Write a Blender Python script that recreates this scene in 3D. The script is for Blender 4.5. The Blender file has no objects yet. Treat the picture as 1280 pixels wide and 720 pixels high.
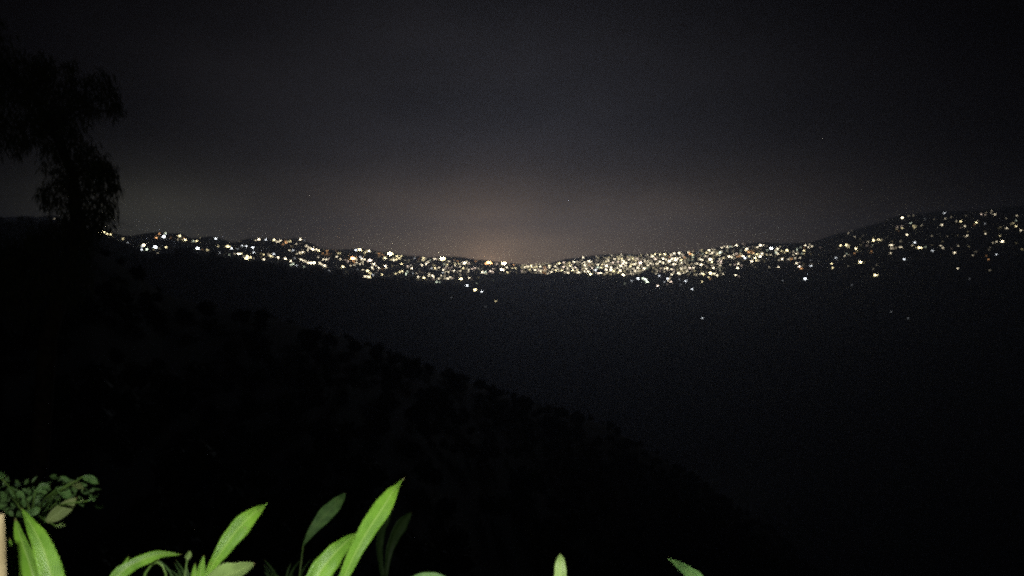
import bpy, math, random
import numpy as np
from mathutils import Vector, Matrix
R = math.radians
rnd = random.Random(7)
sc = bpy.context.scene

# ------------------------------------------------------------------ camera
F = 967.0                                  # focal length in photo pixels (1280 wide)
HZ = 310.0                                 # row of the horizon
PITCH = math.atan((360 - HZ) / F)
cam_d = bpy.data.cameras.new('camera'); cam = bpy.data.objects.new('camera', cam_d)
sc.collection.objects.link(cam); sc.camera = cam
cam_d.sensor_width = 36; cam_d.lens = 36 * F / 1280
cam_d.dof.use_dof = True; cam_d.dof.focus_distance = 900; cam_d.dof.aperture_fstop = 14
cam_d.clip_start = .05; cam_d.clip_end = 40000
cam.location = (0, 0, 0); cam.rotation_euler = (R(90) - PITCH, 0, 0)
FW = np.array([0, math.cos(PITCH), -math.sin(PITCH)]); UP = np.array([0, math.sin(PITCH), math.cos(PITCH)]); RT = np.array([1., 0, 0])
def ray(px, py): return FW + RT * ((px - 640) / F) + UP * ((360 - py) / F)
def at(px, py, d): return Vector(ray(px, py) * d)          # a point d metres in front of the camera plane

# ------------------------------------------------------------------ night sky: dark, with the glow of the town low over the hills
w = bpy.data.worlds.new('World'); sc.world = w; w.use_nodes = True
nt = w.node_tree; nt.nodes.clear(); N = nt.nodes; Lk = nt.links
def mth(op, a, b=None, c=None):
    n = N.new('ShaderNodeMath'); n.operation = op
    for i, v in enumerate((a, b, c)):
        if v is None: continue
        if isinstance(v, (int, float)): n.inputs[i].default_value = v
        else: Lk.new(v, n.inputs[i])
    return n.outputs[0]
def vadd(a, b):
    n = N.new('ShaderNodeVectorMath'); n.operation = 'ADD'; Lk.new(a, n.inputs[0]); Lk.new(b, n.inputs[1]); return n.outputs[0]
def vscale(col, s):
    n = N.new('ShaderNodeVectorMath'); n.operation = 'SCALE'; n.inputs[0].default_value = col
    if isinstance(s, float): n.inputs['Scale'].default_value = s
    else: Lk.new(s, n.inputs['Scale'])
    return n.outputs[0]
tc = N.new('ShaderNodeTexCoord'); sx = N.new('ShaderNodeSeparateXYZ'); Lk.new(tc.outputs['Generated'], sx.inputs[0])
az = mth('ARCTAN2', sx.outputs[0], sx.outputs[1]); el = mth('ARCSINE', sx.outputs[2])
def glow(px, py, sa, su, col, amp, p=2.0):
    """light dome over a town: spread sa degrees sideways, su degrees up"""
    d = ray(px, py); a0 = math.atan2(d[0], d[1]); e0 = math.asin(d[2] / np.linalg.norm(d))
    da = mth('DIVIDE', mth('SUBTRACT', az, a0), R(sa)); de = mth('DIVIDE', mth('SUBTRACT', el, e0), R(su))
    q = mth('SQRT', mth('ADD', mth('MULTIPLY', da, da), mth('MULTIPLY', de, de)))
    g = mth('EXPONENT', mth('MULTIPLY', mth('POWER', q, p), -1.0))
    return vscale(col, mth('MULTIPLY', g, amp))
SKY = [
    glow(600, 190, 20, 12.5, (.97, .90, 1.0), .0145, 2.2),
    glow(662, 322, 13.5, 3.7, (1.0, .73, .50), .26, 1.8),
    glow(612, 330, 2.2, 1.9, (1.0, .60, .34), .36, 1.1),
    glow(185, 290, 6, 2.8, (1.0, .98, .74), .055, 1.7),
]
acc = vscale((.85, .6, .9), .0007)
for s_ in SKY: acc = vadd(acc, s_)
nz = N.new('ShaderNodeTexNoise'); nz.inputs['Scale'].default_value = 4.0; nz.inputs['Detail'].default_value = 5
mpg = N.new('ShaderNodeMapping'); mpg.inputs['Scale'].default_value = (1, 1, 2.6); Lk.new(tc.outputs['Generated'], mpg.inputs[0]); Lk.new(mpg.outputs[0], nz.inputs['Vector'])
mp = mth('MULTIPLY_ADD', nz.outputs[0], 1.3, .35)
mu = N.new('ShaderNodeVectorMath'); mu.operation = 'SCALE'; Lk.new(acc, mu.inputs[0]); Lk.new(mp, mu.inputs['Scale'])
bg = N.new('ShaderNodeBackground'); bg.inputs[1].default_value = 1.0; Lk.new(mu.outputs[0], bg.inputs[0])
wo = N.new('ShaderNodeOutputWorld'); Lk.new(bg.outputs[0], wo.inputs[0])

# added sun lamp, no moon in view: brightens the haze from beyond town
sun_d = bpy.data.lights.new('haze_fill', 'SUN'); sun_d.energy = .04; sun_d.angle = R(8); sun_d.color = (.72, .80, 1)
sun = bpy.data.objects.new('haze_fill', sun_d); sc.collection.objects.link(sun)
sun.rotation_euler = Vector((.02, .985, .16)).to_track_quat('Z', 'Y').to_euler()
# the lamp by the viewpoint that lights the nearest leaves
lp_d = bpy.data.lights.new('terrace_light', 'POINT'); lp_d.energy = 310; lp_d.shadow_soft_size = .03; lp_d.color = (1, .97, .88)
lp = bpy.data.objects.new('terrace_light', lp_d); sc.collection.objects.link(lp); lp.location = (.22, -.55, .5)
sc.view_settings.view_transform = 'Standard'; sc.view_settings.look = 'None'
sc.view_settings.exposure = 0; sc.view_settings.gamma = 1
sc.cycles.use_denoising = False
sc.cycles.volume_bounces = 1; sc.cycles.max_bounces = 6
sc.cycles.sample_clamp_indirect = .1; sc.cycles.filter_width = 2.6; sc.cycles.use_adaptive_sampling = False

# ------------------------------------------------------------------ helpers
def link(o, parent=None):
    sc.collection.objects.link(o)
    if parent: o.parent = parent
    return o
def mesh_obj(name, verts, faces, mats, parent=None, smooth=False, midx=None, uvs=None):
    me = bpy.data.meshes.new(name)
    me.from_pydata([tuple(v) for v in verts], [], [tuple(f) for f in faces])
    for m in (mats if isinstance(mats, (list, tuple)) else [mats]): me.materials.append(m)
    if midx is not None: me.polygons.foreach_set('material_index', midx)
    if smooth: me.polygons.foreach_set('use_smooth', [True] * len(me.polygons))
    if uvs is not None:
        ul = me.uv_layers.new(name='UVMap'); li = np.zeros(len(me.loops), dtype=np.int32); me.loops.foreach_get('vertex_index', li)
        ul.data.foreach_set('uv', np.asarray(uvs, dtype=np.float32)[li].ravel())
    me.update()
    return link(bpy.data.objects.new(name, me), parent)
def tag(o, label=None, cat=None, group=None, kind=None):
    if label: o['label'] = label
    if cat: o['category'] = cat
    if group: o['group'] = group
    if kind: o['kind'] = kind
    return o
def empty(name, loc=(0, 0, 0)):
    o = bpy.data.objects.new(name, None); o.location = loc; o.empty_display_size = .2; return link(o)
def tube(pts, rad, n=7):
    """tapered tube through points; returns verts, faces"""
    V, Fc = [], []
    pts = [Vector(p) for p in pts]
    for i, p in enumerate(pts):
        t = (pts[min(i + 1, len(pts) - 1)] - pts[max(i - 1, 0)]).normalized()
        a = t.cross(Vector((.31, .9, .2))).normalized(); b = t.cross(a)
        r = rad[i] if isinstance(rad, (list, tuple)) else rad
        for k in range(n):
            q = 2 * math.pi * k / n; V.append(p + a * math.cos(q) * r + b * math.sin(q) * r)
    for i in range(len(pts) - 1):
        for k in range(n): Fc.append((i * n + k, i * n + (k + 1) % n, (i + 1) * n + (k + 1) % n, (i + 1) * n + k))
    Fc.append(tuple(range(n - 1, -1, -1))); Fc.append(tuple(range((len(pts) - 1) * n, len(pts) * n)))
    return V, Fc
def new_mat(name):
    m = bpy.data.materials.new(name); m.use_nodes = True; return m, m.node_tree, m.node_tree.nodes['Principled BSDF']
def noise_mat(name, c0, c1, scale, rough=.8, bump=0.0, spec=.3):
    m, t, b = new_mat(name); n = t.nodes.new('ShaderNodeTexNoise'); n.inputs['Scale'].default_value = scale; n.inputs['Detail'].default_value = 6
    c = t.nodes.new('ShaderNodeTexCoord'); t.links.new(c.outputs['Object'], n.inputs['Vector'])
    r = t.nodes.new('ShaderNodeValToRGB'); r.color_ramp.elements[0].position = .35; r.color_ramp.elements[1].position = .68
    r.color_ramp.elements[0].color = (*c0, 1); r.color_ramp.elements[1].color = (*c1, 1)
    t.links.new(n.outputs[0], r.inputs[0]); t.links.new(r.outputs[0], b.inputs['Base Color'])
    b.inputs['Roughness'].default_value = rough; b.inputs['Specular IOR Level'].default_value = spec
    if bump:
        bp = t.nodes.new('ShaderNodeBump'); bp.inputs['Strength'].default_value = bump; t.links.new(n.outputs[0], bp.inputs['Height']); t.links.new(bp.outputs[0], b.inputs['Normal'])
    return m
M_ground = noise_mat('forest_floor', (.018, .028, .012), (.045, .06, .022), .02, .95, .3)
M_forest = noise_mat('forest_leaves', (.022, .042, .016), (.06, .085, .03), .05, .8)
M_bark = noise_mat('bark', (.03, .022, .016), (.09, .07, .05), 6, .9, .5)
M_crown = noise_mat('tree_leaves', (.030, .045, .022), (.07, .075, .035), 1.5, .7)
M_wall = noise_mat('house_wall', (.22, .2, .17), (.38, .35, .3), .4, .9)
M_roof = noise_mat('sheet_roof', (.10, .07, .06), (.18, .13, .11), .5, .7)

# ------------------------------------------------------------------ the terrain: a spur falling from the left, a wooded ridge behind it, the town slope far off
def curve(t): a = np.array(t, float); return lambda x: np.interp(x, a[:, 0], a[:, 1])
yD = curve([(-500, 290), (0, 298), (110, 308), (170, 342), (200, 366), (260, 384), (330, 396), (420, 422), (520, 456), (620, 492), (700, 516), (760, 534), (860, 594), (960, 664), (1040, 735), (1280, 960), (1700, 1300)])
rD = curve([(-500, 140), (0, 170), (420, 260), (860, 420), (1280, 600), (1700, 700)])
yC = curve([(-500, 262), (0, 280), (110, 290), (140, 298), (170, 309), (190, 316), (250, 317), (310, 328), (370, 335), (410, 340), (460, 350), (550, 356), (590, 364), (640, 372), (700, 379), (760, 384), (1000, 392), (1280, 400), (1700, 410)])
rC = curve([(-500, 1100), (110, 1300), (400, 1700), (560, 2300), (640, 2700), (1280, 2700), (1700, 2700)])
yL = curve([(-500, 270), (0, 285), (180, 313), (300, 326), (400, 340), (460, 349), (560, 354), (600, 345), (650, 343), (690, 344), (760, 348), (860, 360), (1000, 352), (1100, 345), (1280, 338), (1700, 330)])
yT = curve([(-500, 255), (0, 272), (70, 268), (110, 284), (130, 286.5), (155, 294), (175, 292), (195, 289), (225, 291), (240, 298), (266, 295), (290, 303), (315, 297), (345, 297), (378, 296), (400, 308), (420, 310.5), (445, 309.5), (470, 312), (487, 314), (512, 319), (530, 319.5), (600, 323.5), (645, 328), (655, 330), (690, 327), (730, 319.5), (765, 316.5), (800, 316), (850, 313.5), (890, 308.5), (925, 303), (955, 303), (1010, 302.5), (1060, 288), (1130, 266), (1180, 263), (1240, 259.5), (1280, 257), (1500, 235), (1700, 240)])
rL = curve([(-500, 2300), (400, 2900), (640, 3300), (1280, 3100)]); rT = curve([(-500, 3000), (400, 3700), (640, 4700), (900, 4500), (1280, 4100)])
def tan_el(px, py):
    """tangent of the elevation of picture point (px,py)"""
    a = (px - 640) / F; b = (360 - py) / F
    y = FW[1] + UP[1] * b; z = FW[2] + UP[2] * b
    return z / np.sqrt(a * a + y * y)
wr = random.Random(3)
WV = []
for wl, am in ((1500, 5), (700, 5), (340, 4), (170, 2.6), (90, 1.6), (48, 1.0)):
    for k in range(5):
        t = wr.uniform(0, 2 * math.pi); l = wl * wr.uniform(.75, 1.3)
        WV.append((math.cos(t) * 2 * math.pi / l, math.sin(t) * 2 * math.pi / l, wr.uniform(0, 6.28), am / 2.2))
def height(x, y):
    x = np.asarray(x, float); y = np.asarray(y, float); shp = x.shape; x = x.ravel(); y = y.ravel()
    r = np.hypot(x, y) + 1e-6; a = np.arctan2(x, y); ac = np.clip(a, -R(52), R(50))
    px = 640 + F * np.tan(ac)
    d, c, l, t = rD(px), rC(px), rL(px), rT(px)
    zD, zC, zL, zT = d * tan_el(px, yD(px)), c * tan_el(px, yC(px)), l * tan_el(px, yL(px)), t * tan_el(px, yT(px) + 2.0)
    o = np.ones_like(px)
    zv = np.minimum(-.30 * 1500, np.minimum(zD, zC) - 120)          # valley floor
    zf = 62 * tan_el(px, 860 * o); zf = np.minimum(zf, zD * .8)
    RR = np.stack([0 * o, .9 * o, 12 * o, 62 * o, d * .62, d, d * 1.7, .5 * (d * 1.7 + c * .62), c * .62, c, c + 260, l, .5 * (l + t), t, t + 700, 6300 * o, 8200 * o])
    z62 = zf + (zD - zf) * .45
    zcv = np.where(px < 560, zC - 260, zv)                                       # the slope below the second ridge
    ZZ = np.stack([-1.55 * o, -1.6 * o, -13 * o, zf, z62, zD, zD - d * .42, np.minimum(zv + 60, zD - d * .5), np.minimum(zcv + 20, zC - 90), zC, zC - np.where(px < 600, 26, -6), zL, .52 * zL + .48 * zT - 3, zT, zT - 110, zT - 200, zT * 0 - 260])
    H = np.diff(RR, axis=0); D = np.diff(ZZ, axis=0) / H
    m = np.zeros_like(ZZ); m[0] = D[0]; m[-1] = D[-1]
    s = D[:-1] * D[1:] > 0
    with np.errstate(divide='ignore', invalid='ignore'):
        hm = 2 * D[:-1] * D[1:] / (D[:-1] + D[1:])
    m[1:-1] = np.where(s, hm, 0)
    k = np.clip((r[None] >= RR).sum(0) - 1, 0, RR.shape[0] - 2); j = np.arange(len(r))
    h = H[k, j]; u = np.clip((r - RR[k, j]) / h, 0, 1)
    z = (2*u**3 - 3*u**2 + 1) * ZZ[k, j] + (u**3 - 2*u**2 + u) * h * m[k, j] + (-2*u**3 + 3*u**2) * ZZ[k+1, j] + (u**3 - u**2) * h * m[k+1, j]
    n = np.zeros_like(r)
    for kx, ky, ph, am in WV:
        n += am * np.sin(kx * x + ky * y + ph) * np.clip((r - 40) * (math.hypot(kx, ky)) / 60, 0, 1)
    z = z + n * np.clip(r / 3500, 0, 1) * np.clip(1 - (r - 5500) / 2000, 0, 1)
    # behind the viewpoint the terrace runs level into rising ground
    back = np.clip((np.abs(a) - R(70)) / R(30), 0, 1); back = back * back * (3 - 2 * back)
    zb = -1.6 + np.clip(r - 8, 0, None) * .12 * np.exp(-r / 2500)
    z = z * (1 - back) + zb * back
    return z.reshape(shp)
azs = np.concatenate([np.linspace(-180, -52, 50)[:-1], np.linspace(-52, -35, 70)[:-1], np.linspace(-35, 35, 620), np.linspace(35, 52, 70)[1:], np.linspace(52, 180, 50)[1:-1]])
rs = np.concatenate([[0.0, .5, .9], np.geomspace(1.2, 60, 30), np.geomspace(66, 1200, 90), np.linspace(1220, 5600, 240), np.geomspace(5700, 8100, 10)])
AA, RA = np.meshgrid(np.radians(azs), rs, indexing='ij'); X = RA * np.sin(AA); Y = RA * np.cos(AA); Z = height(X, Y)
nA, nR = AA.shape
idx = np.arange(nA * nR).reshape(nA, nR); i2 = np.roll(idx, -1, axis=0)
fc = np.stack([idx[:, :-1], idx[:, 1:], i2[:, 1:], i2[:, :-1]], -1).reshape(-1, 4)
def np_mesh(name, V, Fq, mat, parent=None, smooth=False, k=4):
    me = bpy.data.meshes.new(name); me.vertices.add(len(V)); me.vertices.foreach_set('co', V.astype(np.float32).ravel())
    me.loops.add(len(Fq) * k); me.loops.foreach_set('vertex_index', Fq.astype(np.int32).ravel())
    me.polygons.add(len(Fq)); me.polygons.foreach_set('loop_start', np.arange(0, len(Fq) * k, k, dtype=np.int32))
    me.materials.append(mat)
    if smooth: me.polygons.foreach_set('use_smooth', [True] * len(Fq))
    me.update(calc_edges=True); me.validate()
    return link(bpy.data.objects.new(name, me), parent)
g = np_mesh('ground', np.stack([X, Y, Z], -1).reshape(-1, 3), fc[:, ::-1], M_ground, smooth=True)
tag(g, kind='structure')
def ground(x, y): return float(height(np.array([x]), np.array([y]))[0])

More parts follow.
